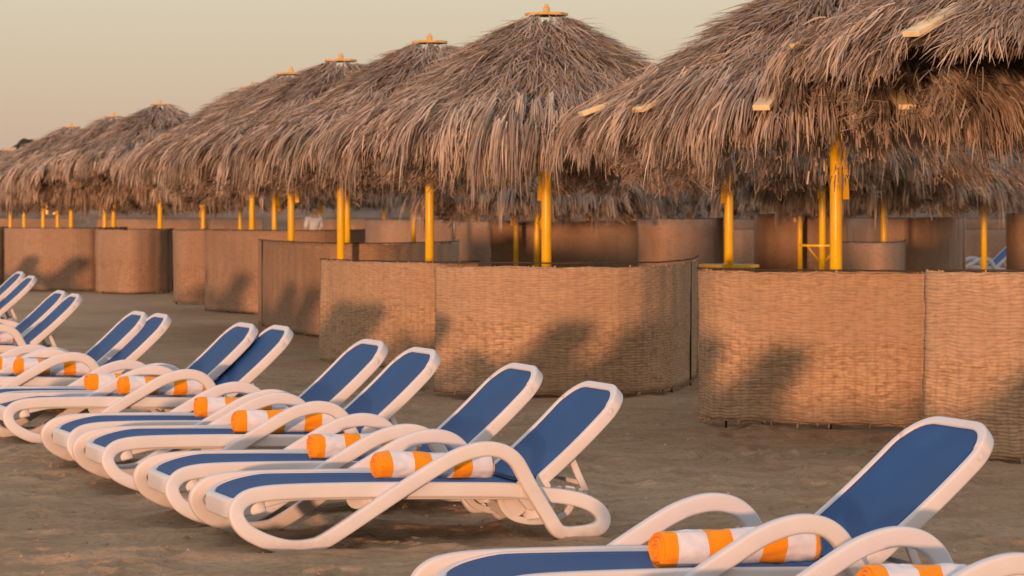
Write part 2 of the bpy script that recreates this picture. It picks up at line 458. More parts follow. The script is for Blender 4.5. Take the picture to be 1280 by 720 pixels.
    # wider head band
    hp = [bk(p, v, 0.0 - .012 * math.sin(PI * p / L)) for p, v in ob if p > L - .11]
    # cut list order: sort across
    hp2 = sorted(hp, key=lambda q: q.y)
    hp2 = [q - e1 * .004 for q in hp2]
    mb.sweep(hp2, rsec(.020, .0285, .009), lambda i, t: e3.cross(t))
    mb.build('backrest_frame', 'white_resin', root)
    vs, fs, uvs = sling('b', -.012, L - .022, .02, .15, lambda p: .021 - .012 * math.sin(PI * p / L), .014)
    vs = [bk(p, v, z) for p, v, z in vs]
    o = mesh_obj('backrest_sling', vs, fs, 'blue_sling', root, True, [(a + .37, b_ + .2) for a, b_ in uvs])
    so = o.modifiers.new('s', 'SOLIDIFY'); so.thickness = .004
    # screw caps on the backrest side
    for vv, sg in ((v0 - .018, -1), (v1 + .018, 1)):
        mb = MB(); mb.disc(bk(L - .13, vv, 0), (0, 1, 0), .013, .006, 20); mb.build('screw_cap', 'white_resin', root, bevel=.001)
    # reclining mechanism: toothed racks, strut and cross tubes
    for vv in (.115, W - .115):
        poly = [(1.19, .235), (1.30, .243), (1.315, .225), (1.33, .243), (1.37, .235), (1.382, .213), (1.40, .228), (1.435, .205), (1.445, .185), (1.46, .19), (1.475, .155), (1.44, .135), (1.30, .165), (1.19, .175)]
        n = len(poly); mb = MB()
        mb.add([Vector((u, vv - .008, z)) for u, z in poly] + [Vector((u, vv + .008, z)) for u, z in poly],
               [tuple(range(n)), tuple(range(2 * n - 1, n - 1, -1))] + [(i, n + i, n + (i + 1) % n, (i + 1) % n) for i in range(n)])
        mb.build('toothed_rack', 'white_resin', root, False)
        mb = MB(); mb.sweep([bk(.22, vv, -.02), bk(.215, vv, -.05), Vector((1.395, vv, .285)), Vector((1.43, vv, .215))], rsec(.010, .016, .005), (0, 1, 0))
        mb.build('support_strut', 'white_resin', root)
        cb = [Vector((u, vv + (.012 if vv < .3 else -.012), z)) for u, z in ((1.00, .235), (1.01, .165), (1.06, .108), (1.15, .082), (1.26, .085), (1.34, .12), (1.365, .175), (1.35, .215))]
        mb = MB(); mb.sweep(catmull(cb, False, 5), rsec(.014, .016, .006), (0, 1, 0)); mb.build('curved_brace', 'white_resin', root)
        mb = MB(); mb.disc((1.07, vv + .01, .175), (0, 1, 0), .070, .022, 28)
        mb.build('hinge_plate', 'white_resin', root, bevel=.004)
        mb = MB(); mb.disc((.30, vv + .01, .225), (0, 1, 0), .050, .018, 24); mb.disc((.40, vv + .01, .225), (0, 1, 0), .050, .018, 24)
        mb.build('stacking_lug', 'white_resin', root, bevel=.003)
    mb = MB(); mb.tube([(1.415, .115, .25), (1.415, W - .115, .25)], .011); mb.build('support_bar', 'white_resin', root)
    mb = MB(); mb.sweep([Vector((1.175, .02, .135)), Vector((1.14, .12, .115)), Vector((1.13, W / 2, .10)), Vector((1.14, W - .12, .115)), Vector((1.175, W - .02, .135))], rsec(.014, .028, .008), (1, 0, 0))
    mb.build('crossbar', 'white_resin', root)
    for uu, zz in ((.35, .215), (.92, .205)):
        mb = MB(); mb.sweep([Vector((uu, .06, zz)), Vector((uu, W - .06, zz))], rsec(.014, .022, .006), (1, 0, 0))
        mb.build('crossbar', 'white_resin', root)
    for vv in (.043, W - .043):
        mb = MB(); mb.box((1.075, vv, .243), (.028, .050, .072)); mb.build('hinge_bracket', 'white_resin', root, bevel=.006)
    return root

def make_towel(seed):
    rnd = random.Random(seed); Lh = .285; nl, na = 60, 64; R0 = .066
    vs = []; uvs = []; fs = []
    ph = [rnd.uniform(0, 6.28) for _ in range(6)]
    def rad(x, a):
        r = R0 * (1 + .025 * math.sin(2 * a + ph[0]) + .02 * math.sin(7 * x * 3 + ph[1]) + .018 * math.sin(3 * a + 9 * x + ph[2]))
        r += .007 * (mn.noise(Vector((x * 9 + ph[3], math.cos(a) * 1.6, math.sin(a) * 1.6))))
        r += .004 * mn.noise(Vector((x * 30, math.cos(a) * 3 + ph[4], math.sin(a) * 3)))
        # overlapping outer edge of the roll
        k = ((a - 1.2 + .25 * math.sin(x * 6)) % (2 * PI)) / (2 * PI)
        r += .006 * (1 - k) - .003
        e = max(0, abs(x) - (Lh - .022)) / .022
        r *= 1 - .07 * e * e
        return r
    def P(x, a, r):
        y = r * math.cos(a); z = r * math.sin(a)
        if z < 0: z *= .88
        return (x, y, z + .006 * math.sin(5 * x + ph[5]))
    for i in range(nl + 1):
        x = -Lh + 2 * Lh * i / nl
        for j in range(na):
            a = 2 * PI * j / na; vs.append(P(x, a, rad(x, a))); uvs.append(((x + Lh) / (2 * Lh), 0))
    for i in range(nl):
        for j in range(na):
            a = i * na + j; b_ = i * na + (j + 1) % na; fs.append((a, a + na, b_ + na, b_))
    for s in (-1, 1):
        k = len(vs); nr = 44; ring0 = 0 if s < 0 else nl * na
        for q in range(1, nr):
            for j in range(na):
                a = 2 * PI * j / na; rr = rad(s * Lh, a) * (1 - q / nr)
                sp = ((rr / .0125) - a / (2 * PI) + .15 * math.sin(3 * a)) % 1
                groove = -.016 * max(0, 1 - abs(sp - .5) * 4)
                dome = .008 * (1 - (rr / R0) ** 2)
                vs.append(P(s * (Lh + dome + groove + .004 * math.sin(2 * a + q * .25)), a, rr)); uvs.append((.02 if s < 0 else .95, 0))
        vs.append((s * (Lh + .010), 0, 0)); uvs.append((.02 if s < 0 else .95, 0)); c = len(vs) - 1
        for q in range(nr - 1):
            for j in range(na):
                a0 = (ring0 + j) if q == 0 else k + (q - 1) * na + j
                a1 = (ring0 + (j + 1) % na) if q == 0 else k + (q - 1) * na + (j + 1) % na
                b0, b1 = k + q * na + j, k + q * na + (j + 1) % na
                fs.append((a0, a1, b1, b0) if s < 0 else (a0, b0, b1, a1))
        for j in range(na):
            b0, b1 = k + (nr - 2) * na + j, k + (nr - 2) * na + (j + 1) % na
            fs.append((b0, b1, c) if s < 0 else (b1, b0, c))
    return vs, fs, uvs

protoA = make_lounger(.62)
protoB = make_lounger(.665)
protoC = make_lounger(.74, 39)
protoD = make_lounger(.665, 14)
usedB = False
LLAB = {
 'P1a': 'white framed blue sling lounger seen whole in the middle of the photo',
 'R1': 'lounger at lower right whose raised backrest tip overlaps the nearest reed screen',
 'R2': 'nearest lounger in the bottom right corner, only armrests and towel in view',
 'P1b': 'blue sling lounger directly behind the whole middle one, overlapped by its armrests',
 'P2a': 'nearer lounger of the second pair, in front of the dark screen seam',
 'P2b': 'farther lounger of the second pair, backrest before the panel left of the seam',
 'P3a': 'nearer lounger of the third pair, with the wider blue backrest',
 'P3b': 'farther lounger of the third pair, backrest overlapped at right by its twin',
 'P4a': 'nearer lounger of the fourth pair, thin blue backrest tip right of a blurred twin',
 'P4b': 'farther lounger of the fourth pair, its backrest tip just left of its twin',
 'P5a': 'nearer lounger of the fifth pair near the left edge, with narrow steep looking backrest',
 'P5b': 'farther lounger of the fifth pair near the left edge, backrest half behind its twin',
 'P6a': 'nearer lounger of the farthest pair, backrest tip just right of its twin',
 'P6b': 'farthest lounger in view, topmost backrest at the left edge',
 'P8a': 'lounger just outside the left edge, casting the right shadow on the long reed screen',
 'P8b': 'lounger just outside the left edge, casting the left shadow on the long reed screen'}
TLAB = {
 'P1a': 'rolled orange and white towel on the lounger seen whole in the middle',
 'R1': 'large rolled orange and white towel on the lower right lounger, end spiral showing',
 'R2': 'rolled towel at the bottom edge on the nearest corner lounger, mostly cut off',
 'P1b': 'orange and white towel roll on the lounger just behind the whole middle one',
 'P2a': 'orange ended towel roll on the nearer lounger of the second pair',
 'P2b': 'towel roll on the farther lounger of the second pair, behind two white armrests',
 'P3a': 'orange and white towel roll on the nearer lounger of the third pair',
 'P3b': 'towel roll on the farther lounger of the third pair, mostly behind an armrest',
 'P4a': 'striped towel roll on the nearer lounger of the fourth pair',
 'P4b': 'striped towel roll on the farther lounger of the fourth pair',
 'P5a': 'small striped towel roll on the nearer lounger of the fifth pair',
 'P5b': 'small striped towel roll on the farther lounger of the fifth pair',
 'P6a': 'faint towel roll on the nearer lounger of the farthest pair',
 'P6b': 'faint towel roll on the farthest lounger of the row in view',
 'P8a': 'towel roll on the right one of two loungers outside the left edge',
 'P8b': 'towel roll on the left one of two loungers outside the left edge'}
tow = [make_towel(s) for s in (1, 5, 9)]
rl = random.Random(4)
for i, (k, ox, oy, yaw) in enumerate(LOUNGERS):
    if k == 'P1a': o = protoA
    elif k == 'R1': o = protoC
    elif k == 'R2': o = protoD
    elif not usedB: o = protoB; usedB = True
    else: o = copy_tree(protoB)
    o.location = (ox, oy, -.006); o.rotation_euler.z = LA + R(yaw + (0 if k in ('P1a', 'R1', 'R2') else rl.uniform(-1.3, 1.3)))
    tag(o, LLAB[k], 'sun lounger', 'sun loungers lined up on the sand')
    if k == 'P6b' or k == 'P6a': pass
    vs, fs, uvs = tow[i % 3]
    t = mesh_obj('rolled_towel', vs, fs, 'striped_towel', None, True, uvs) if i < 3 else None
    if t is None: t = towels[i % 3].copy(); C.objects.link(t)
    if i == 0: towels = []
    if i < 3: towels.append(t)
    tu, tv, ta = .78 + rl.uniform(-.03, .03), .30 + rl.uniform(-.03, .03), rl.uniform(-5, 5)
    if k == 'P1a': tu, tv, ta = .72, .27, 1
    if k == 'R1': tu, tv, ta = .73, .22, 2; t.scale = (1.1, 1.08, 1.08)
    a = LA
    t.location = (ox + tu * math.cos(a) - tv * math.sin(a), oy + tu * math.sin(a) + tv * math.cos(a), .3335)
    t.rotation_euler = (rl.uniform(-.5, .9), R(1.2), a + R(ta))
    if k in ('P6a', 'P6b'): pass
    tag(t, TLAB[k], 'towel', 'rolled striped towels on the loungers')
for o in bpy.data.objects:
    if '_L' in o: del o['_L']

# ------------------------------------------------------------------ reed screens
def make_screen(label, pts, hgt, z0=.03, mat='reed_near', rail=True, top=None, group='reed windbreak screens', fine=True, posts=True, seed=1, label_mat=None):
    """pts: ground polyline of (x, y)"""
    rnd = random.Random(seed)
    P = [Vector((x, y, 0)) for x, y in pts]
    Q = catmull(P, False, 14)
    # resample evenly
    step = .035 if fine else .09
    acc = [0]
    for i in range(1, len(Q)): acc.append(acc[-1] + (Q[i] - Q[i - 1]).length)
    L = acc[-1]; n = max(4, int(L / step)); line = []
    j = 0
    for i in range(n + 1):
        s = L * i / n
        while j < len(acc) - 2 and acc[j + 1] < s: j += 1
        t = (s - acc[j]) / max(1e-6, acc[j + 1] - acc[j]); line.append(Q[j].lerp(Q[j + 1], min(1, t)))
    c = line[len(line) // 2].copy()
    root = empty('reed_screen', (c.x, c.y, 0)); tag(root, label, 'windbreak', group)
    nv = 22 if fine else 8
    vs = []; uvs = []; fs = []
    for i, p in enumerate(line):
        a = line[max(0, i - 1)]; b_ = line[min(n, i + 1)]; t = (b_ - a).normalized(); nr = Vector((t.y, -t.x, 0)); s = L * i / n
        edge = .010 * mn.noise(Vector((s * 9, seed, 0))) + .012 * mn.noise(Vector((s * 2.1, seed, 3)))
        for k in range(nv + 1):
            f = k / nv
            off = .018 * mn.noise(Vector((s * 1.3, f * 1.4, seed * 3.1))) + .006 * mn.noise(Vector((s * 7, f * 6, seed))) + .004 * math.sin(s * 2 * PI / .30 + 2 * mn.noise(Vector((s, f, 0))))
            zz = z0 + (hgt - z0) * f + (edge if k == nv else (edge * .8 if k == 0 else 0))
            e = 0
            if i in (0, n): e = .006 * rnd.uniform(-1, 1)
            q = p + nr * off + t * e; vs.append((q.x - c.x, q.y - c.y, zz)); uvs.append((s + seed * 1.7, zz))
    for i in range(n):
        for k in range(nv):
            a = i * (nv + 1) + k; fs.append((a, a + nv + 1, a + nv + 2, a + 1))
    # loose stub ends under the bottom edge and above the top
    if fine:
        for q in range(int(L * 16)):
            s = rnd.uniform(0, L); i = min(n - 1, int(s / L * n)); p = line[i].lerp(line[i + 1], s / L * n - i)
            t = (line[i + 1] - line[i]).normalized(); w = rnd.uniform(.003, .009)
            if rnd.random() < .55: za, zb = z0 + .01, z0 - rnd.uniform(.005, .03)
            else: za, zb = hgt - .01, hgt + rnd.uniform(.002, .014)
            k = len(vs); lean = rnd.uniform(-.01, .01)
            for (dx, zz) in ((-w, za), (w, za), (w + lean, zb), (-w + lean, zb)):
                vs.append((p.x + t.x * dx - c.x, p.y + t.y * dx - c.y, zz)); uvs.append((s, zz))
            fs.append((k, k + 1, k + 2, k + 3))
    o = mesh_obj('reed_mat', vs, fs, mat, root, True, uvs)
    so = o.modifiers.new('s', 'SOLIDIFY'); so.thickness = .012; so.offset = -1
    if rail:
        zr = hgt + .018 if top is None else top
        rp = line[::4] + [line[-1]]
        mb = MB(); mb.tube([Vector((p.x - c.x, p.y - c.y + .02, zr - .008 + .006 * mn.noise(Vector((i * .7, seed, 0))))) for i, p in enumerate(rp)], .0065, 8)
        mb.build('top_rail', 'dark_rod', root)
    if posts:
        np_ = max(2, int(L / 1.1) + 1)
        for i in range(np_):
            p = line[int((i + .5) * n / np_)]
            mb = MB(); mb.tube([(p.x - c.x, p.y - c.y + .045, -.05), (p.x - c.x + rnd.uniform(-.01, .01), p.y - c.y + .045, hgt + .0)], .009, 8)
            mb.build('post', 'dark_rod', root)
    return root
def G(*a): return [(px_x(px, d), d) for px, d in a]
make_screen('nearest reed screen, cut off by the right edge, behind the raised lounger backrest',
            G((1155, 16.05), (1165, 16.0), (1215, 15.85), (1280, 15.8), (1400, 16.0)) + [(4.3, 17.0), (4.4, 18.2)], 1.155, seed=1)
make_screen('wide reed screen with leaning backrest shadows, second from the right edge',
            G((872, 18.8), (900, 18.5), (1000, 18.2), (1100, 18.02), (1158, 17.95)) + [(3.35, 18.1)], 1.10, z0=.05, seed=2)
make_screen('broad reed screen in the centre below the tallest whole parasol, its right end dark',
            G((543, 21.7), (600, 21.4), (700, 21.3), (780, 21.4), (825, 21.75), (852, 22.4), (867, 23.3), (873, 24.5)), 1.06, seed=3, top=1.10)
make_screen('reed panel left of the broad central screen, joined at a dark vertical seam',
            G((400, 26.1), (430, 25.6), (490, 25.0), (546, 24.7), (600, 25.0)), 1.02, seed=4)
make_screen('curved reed screen behind the second panel, its far end rising dark above that panel',
            G((323, 34.5), (345, 32.8), (400, 31.2), (470, 30.8), (530, 31.6), (570, 32.8), (573, 34.5)), 1.11, seed=5, mat='reed_far')
make_screen('tall reed screen whose top edge slopes down to the right, left of the curved one',
            G((259, 39.6), (262, 38.9), (320, 37.8), (400, 37.6), (450, 38.6), (455, 40)), 1.20, seed=6, mat='reed_far')
make_screen('narrow reed panel between the tall sloping screen and the rounded dark ended one',
            G((216, 42.2), (225, 41.7), (262, 41.5), (300, 41.8)), 1.17, seed=7, mat='reed_far')
make_screen('rounded reed screen with dark right end, second from the left edge',
            G((119, 47.4), (125, 47.0), (160, 46.5), (195, 46.8), (212, 47.4), (217, 48.6)), 1.14, seed=8, mat='reed_far')
make_screen('long reed screen with two leaning shadows, near the left edge',
            G((5, 48.6), (30, 48.2), (70, 48), (121, 48.2), (160, 49.5)), 1.15, seed=9, mat='reed_far')
make_screen('leftmost reed screen, only a sliver inside the frame',
            G((-90, 50), (-30, 49.3), (4, 49.6), (10, 51)), 1.15, seed=10, mat='reed_far')
BG = [
 ('low far reed screen seen between yellow poles left of centre', ((456, 58), (480, 57), (520, 57), (567, 57.5)), 275),
 ('far reed panel just right of the thin left of centre pole', ((568, 53), (590, 52.5), (613, 52.5)), 277),
 ('long far reed screen behind the central screen, half in shade', ((613, 48), (660, 47.5), (740, 47.5), (800, 48)), 277),
 ('far reed screen ending in a dark square edge left of the pole with table', ((796, 43), (830, 42.4), (880, 43), (901, 44.5), (903, 47)), 274),
 ('small far reed panel right of the pole with table', ((905, 55), (925, 54.5), (950, 55)), 287),
 ('far reed screen behind the thick yellow pole', ((943, 47), (960, 46), (1010, 45.5), (1070, 46)), 268.5),
 ('rounded far reed screen with black gap above it, right of the thick pole', ((1058, 42), (1090, 40.5), (1140, 40), (1180, 41), (1203, 43), (1207, 46)), 273),
 ('far reed panel at the right edge', ((1258, 38), (1275, 37.3), (1330, 37)), 268),
 ('dim distant reed panel behind the lying blue lounger', ((1200, 60), (1230, 59.5), (1265, 60)), 287),
 ('short low reed screen with bent rail right of the thick pole', ((1040, 34.2), (1070, 33.3), (1105, 33), (1128, 33.8), (1132, 36)), 304),
]
for i, (lab, pts, py) in enumerate(BG):
    d = pts[len(pts) // 2][1]
    make_screen(lab, G(*pts), px_z(py, d), seed=20 + i, mat='reed_far', fine=False, group='far reed screens')
for i, (xa, xb, d) in enumerate(((-120, 90, 78), (120, 330, 74), (360, 560, 76), (640, 860, 70), (880, 1090, 72), (1110, 1400, 75))):
    make_screen('most distant low reed screen, number %s from the left along the horizon' % ('one two three four five six'.split()[i]),
                G((xa, d), ((xa + xb) / 2, d - 1), (xb, d)), 1.2, seed=40 + i, mat='reed_far', fine=False, posts=False, group='most distant reed screens')

# ------------------------------------------------------------------ thatched parasols
PROF = np.array([(.0, 3.24), (.20, 3.20), (.58, 2.98), (1.0, 2.77), (1.41, 2.49), (1.72, 2.31), (1.90, 2.19), (2.00, 2.05), (2.055, 1.86), (2.08, 1.6), (2.09, 1.2)])
seg = np.sqrt((np.diff(PROF, axis=0) ** 2).sum(1)); ARC = np.concatenate([[0], np.cumsum(seg)])
def prof(s):
    r = np.interp(s, ARC, PROF[:, 0]); z = np.interp(s, ARC, PROF[:, 1])
    r2 = np.interp(s + .04, ARC, PROF[:, 0]); z2 = np.interp(s + .04, ARC, PROF[:, 1])
    r1 = np.interp(s - .04, ARC, PROF[:, 0]); z1 = np.interp(s - .04, ARC, PROF[:, 1])
    tr, tz = r2 - r1, z2 - z1; l = np.sqrt(tr * tr + tz * tz) + 1e-9
    return r, z, -tz / l, tr / l           # point and outward normal
S_EAVE = ARC[5] + .05
def thatch_mesh(seed, dens=1.0, gaps=(), wmul=1.0, hs=1.0):
    rg = np.random.RandomState(seed)
    th0, s0, ln, lat, h0, lift, tone, wid, roll, curl = ([] for _ in range(10))
    nseg = 5
    def emit(T, S, LN, LAT, HH, LF, TN, WD, RL, CU):
        for a, b_ in ((th0, T), (s0, S), (ln, LN), (lat, LAT), (h0, HH), (lift, LF), (tone, TN), (wid, WD), (roll, RL), (curl, CU)): a.append(b_)
    gapf = lambda t: min([1.0] + [max(0, (abs((t - g0 + PI) % (2 * PI) - PI)) / gw) ** 1.5 for g0, gw in gaps])
    # roof fronds with rachis + leaflets
    for layer, (sa, sb, cnt) in enumerate(((.08, .45, 170), (.45, 1.1, 210), (.9, 1.55, 280), (1.2, 1.7, 240))):
        for _ in range(int(cnt * dens)):
            T = rg.rand() * 2 * PI; S = rg.uniform(sa, sb); base = np.clip(rg.normal(.48, .2), 0, 1); hb = rg.uniform(-.05, .0) + float(np.interp(S, (.2, .8), (-.015, -.08))); rot = rg.normal(0, .17)
            rl_ = rg.uniform(.35, .6); rr = np.interp(S + .3, ARC, PROF[:, 0]) + .05; rl_ = rl_ if S > .3 else rl_ * 1.2
            n = 24
            for q in range(n):
                f = q / n; sd = 1 if q % 2 else -1
                a = sd * rg.uniform(.06, .46) * (1 - .5 * f) + rot
                emit(T + (rot * f * rl_) / rr, S + f * rl_ * .8, rg.uniform(.2, .42), math.tan(a), hb + rg.uniform(-.01, .02), rg.normal(.012, .042), np.clip(base + rg.normal(0, .16), 0, 1), rg.uniform(.0045, .0095), rg.normal(0, .45), rg.normal(0, .05))
    # eave tufts hanging down
    for _ in range(int(440 * dens)):
        T = (rg.randint(0, 58) + .5) / 58 * 2 * PI + rg.normal(0, .019)
        if rg.rand() < .18: T = rg.rand() * 2 * PI
        g_ = gapf(T)
        if rg.rand() > g_ + .05: continue
        mod = .76 + .6 * mn.noise(Vector((math.cos(T) * 2.6, math.sin(T) * 2.6, seed * 7.7))) + .22 * mn.noise(Vector((math.cos(T) * 8, math.sin(T) * 8, seed * 3.3)))
        S = rg.uniform(S_EAVE - .4, S_EAVE + .1); base = np.clip(rg.normal(.52, .22), 0, 1); hb = rg.uniform(-.24, .02); rot = rg.normal(0, .16)
        hang = (rg.uniform(.38, .68) if rg.rand() < .85 else rg.uniform(.6, .85)) * (.45 + .55 * g_) * mod * hs
        sp = rg.uniform(.03, .10)
        for q in range(26):
            off = rg.normal(0, sp)
            emit(T + off * .5 / 1.9, S + rg.uniform(-.1, .12), hang * rg.uniform(.55, 1.08), off * .5 + rot * .5, hb + rg.normal(0, .02), rg.normal(-.03, .03), np.clip(base + rg.normal(0, .17), 0, 1), rg.uniform(.0052, .0105), rg.normal(0, .6), rg.normal(0, .07))
    # hanging inner straggle, seen beneath the eave
    for _ in range(int(110 * dens)):
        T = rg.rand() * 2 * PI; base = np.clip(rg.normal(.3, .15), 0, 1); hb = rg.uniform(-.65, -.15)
        if rg.rand() > gapf(T): continue
        for q in range(12):
            off = rg.normal(0, .1)
            emit(T + off * .4, S_EAVE + rg.uniform(-.1, .1), rg.uniform(.15, .40) * hs, off, hb + rg.normal(0, .03), rg.normal(0, .08), np.clip(base + rg.normal(0, .12), 0, 1), rg.uniform(.0045, .0085), rg.normal(0, .7), rg.normal(0, .2))
    th0, s0, ln, lat, h0, lift, tone, wid, roll, curl = (np.array(a, dtype=np.float64) for a in (th0, s0, ln, lat, h0, lift, tone, wid, roll, curl))
    wid = wid * wmul * 1.0
    n = len(th0); t = np.linspace(0, 1, nseg + 1)[None, :]
    s = s0[:, None] + ln[:, None] * t
    r, z, nr, nz = prof(s)
    hh = h0[:, None] + lift[:, None] * t + .012 * np.sin(t * 4 + roll[:, None] * 9)
    rr = r + nr * hh; zz = z + nz * hh
    la = lat[:, None] * ln[:, None] * (t + curl[:, None] * t * t)
    th = th0[:, None] + la / np.maximum(.35, rr)
    cx, sx = np.cos(th), np.sin(th)
    ctr = np.stack([rr * cx, rr * sx, zz], -1)
    tan_ = np.stack([-sx, cx, np.zeros_like(sx)], -1); nor = np.stack([nr * cx, nr * sx, nz], -1)
    wd = tan_ * np.cos(roll)[:, None, None] + nor * np.sin(roll)[:, None, None]
    taper = (.55 + .9 * t - 1.35 * t * t); taper = np.clip(taper, .06, 1)
    w = wid[:, None] * taper
    A = ctr - wd * w[..., None]; B = ctr + wd * w[..., None]
    v = np.stack([A, B], 2).reshape(-1, 3)         # n, seg+1, 2
    base = (np.arange(n) * (nseg + 1) * 2)[:, None]; k = (np.arange(nseg) * 2)[None, :]
    a = base + k
    f = np.stack([a, a + 1, a + 3, a + 2], -1).reshape(-1, 4)
    tn = np.repeat(tone[:, None] * (1.0) , (nseg + 1) * 2, 1).reshape(-1)
    return v, f, tn
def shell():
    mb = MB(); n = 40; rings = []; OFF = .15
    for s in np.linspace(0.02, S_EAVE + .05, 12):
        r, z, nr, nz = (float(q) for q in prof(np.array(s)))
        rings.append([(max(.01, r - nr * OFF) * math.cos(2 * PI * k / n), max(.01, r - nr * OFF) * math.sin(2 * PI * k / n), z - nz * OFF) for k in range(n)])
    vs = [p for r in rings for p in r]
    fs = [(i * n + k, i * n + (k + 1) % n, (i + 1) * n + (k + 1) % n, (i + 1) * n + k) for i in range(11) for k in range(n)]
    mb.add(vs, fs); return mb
def make_parasol(seed, dens, gaps=(), wmul=1.0, table=False, rlen=1.87, hs=1.0):
    root = empty('thatched_parasol', (0, 0, 0))
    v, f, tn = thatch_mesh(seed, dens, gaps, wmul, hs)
    np_mesh('palm_thatch', v, f, 'thatch', root, False, tn)
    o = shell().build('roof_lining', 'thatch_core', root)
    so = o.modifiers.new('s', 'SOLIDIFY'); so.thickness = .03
    mb = MB(); mb.tube([(0, 0, -.2), (0, 0, 1.5), (0, 0, 3.1)], .044, 20); mb.build('pole', 'yellow_paint', root)
    rnd = random.Random(seed)
    for k in range(12):
        a = 2 * PI * k / 12 + .25 + rnd.uniform(-.12, .12)
        r0, z0 = .08, 2.86; r1 = rlen + rnd.uniform(-.03, .02); z1 = 2.86 - (r1 - .08) * .376
        d = Vector((math.cos(a) * (r1 - r0), math.sin(a) * (r1 - r0), z1 - z0)); L = d.length
        rot = d.to_track_quat('X', 'Z').to_matrix()
        mb = MB(); mb.box(Vector((math.cos(a) * (r0 + r1) / 2, math.sin(a) * (r0 + r1) / 2, (z0 + z1) / 2)), (L, .115, .034), rot)
        mb.build('rafter', 'rafter_wood', root, False, .004)
    mb = MB(); mb.disc((0, 0, 3.222), (0, 0, 1), .19, .024, 8); mb.build('cap_board', 'cap_wood', root, False, .003)
    mb = MB(); mb.tube([(0, 0, 3.22), (0, 0, 3.285)], .03, 10); mb.tube([(0, 0, 3.28), (0, 0, 3.31)], .016, 10); mb.build('finial', 'cap_wood', root)
    mb = MB()
    poly = [(.055, 1.60), (.105, 1.60), (.105, 1.66), (.078, 1.98), (.055, 1.98)]
    n = len(poly); mb.add([Vector((x, -.012, z)) for x, z in poly] + [Vector((x, .012, z)) for x, z in poly],
        [tuple(range(n)), tuple(range(2 * n - 1, n - 1, -1))] + [(i, n + i, n + (i + 1) % n, (i + 1) % n) for i in range(n)])
    for z in (1.7, 1.9): mb.box((.048, 0, z), (.03, .012, .02))
    mb.build('side_board', 'yellow_paint', root, False)
    if table: add_table(root)
    return root
def add_table(root):
    mb = MB(); mb.disc((0, 0, .985), (0, 0, 1), .30, .028, 36); mb.build('pole_table', 'yellow_paint', root, False, .004)
    for a in (2.6, -.5):
        mb = MB(); mb.tube([(.05 * math.cos(a), .05 * math.sin(a), .78), (.22 * math.cos(a), .22 * math.sin(a), .97)], .012, 8); mb.build('table_bracket', 'yellow_paint', root)
def place(o, px, d, dz=0, rz=0, sc=1, x=None):
    o.location = (px_x(px, d) if x is None else x, d, dz); o.rotation_euler.z = rz; o.scale = (sc, sc, 1)
# near individuals with their own thatch
GP = 'thatched parasols on yellow poles'
pD = make_parasol(11, 1.25, ((-2.12, .42),), hs=.68); place(pD, 1345, 16.8, .36)
tag(pD, 'nearest thatched parasol, top right corner, with a dark gap under its eave', 'parasol', GP)
pC = make_parasol(12, 1.25, (), hs=.85); place(pC, 1045, 18.7, 0, .5)
tag(pC, 'big thatched parasol on the thick yellow pole right of centre', 'parasol', GP)
pA = make_parasol(13, 1.2, rlen=1.62, hs=.92); place(pA, 683, 23.0, 0, 2.3)
tag(pA, 'thatched parasol with its whole top board against the sky, tallest complete one', 'parasol', GP)
pE = make_parasol(14, 1.1, (), 1.2, rlen=1.6); place(pE, 537, 26.9, 0, 1.1)
tag(pE, 'thatched parasol next left of the tallest complete one, yellow finial on top', 'parasol', GP)
pT = copy_tree(pE); place(pT, 911, 26.0, -.02, 3.9); add_table(pT)
tag(pT, 'parasol hidden behind the big one, yellow table fixed to its pole', 'parasol', GP)
row = [(426, 30.3, 0), (364, 33.3, 0), (315, 39.2, .09), (200, 48.6, .20), (142, 51, .06), (89, 54, -.05), (54, 58, -.22), (13, 62, -.35)]
rlab = ['parasol third left of the tallest complete one, grey top with yellow board', 'parasol standing fourth along the front row to the left', 'parasol fifth along the row, its top just clearing its neighbour',
        'parasol with a steep grey peak against the sky at left', 'parasol whose peak shows just left of the grey one', 'parasol with low peak near the left edge', 'parasol second from the left edge', 'leftmost parasol, small peak near distant trees']
rr_ = random.Random(8)
pE2 = make_parasol(15, .85, (), 1.6, rlen=1.6)
first = True
for (px, d, dz), lab in zip(row, rlab):
    o = copy_tree(pE) if d < 35 else (pE2 if first else copy_tree(pE2))
    if d >= 35: first = False
    place(o, px, d, dz, rr_.uniform(0, 6.28)); tag(o, lab, 'parasol', GP)
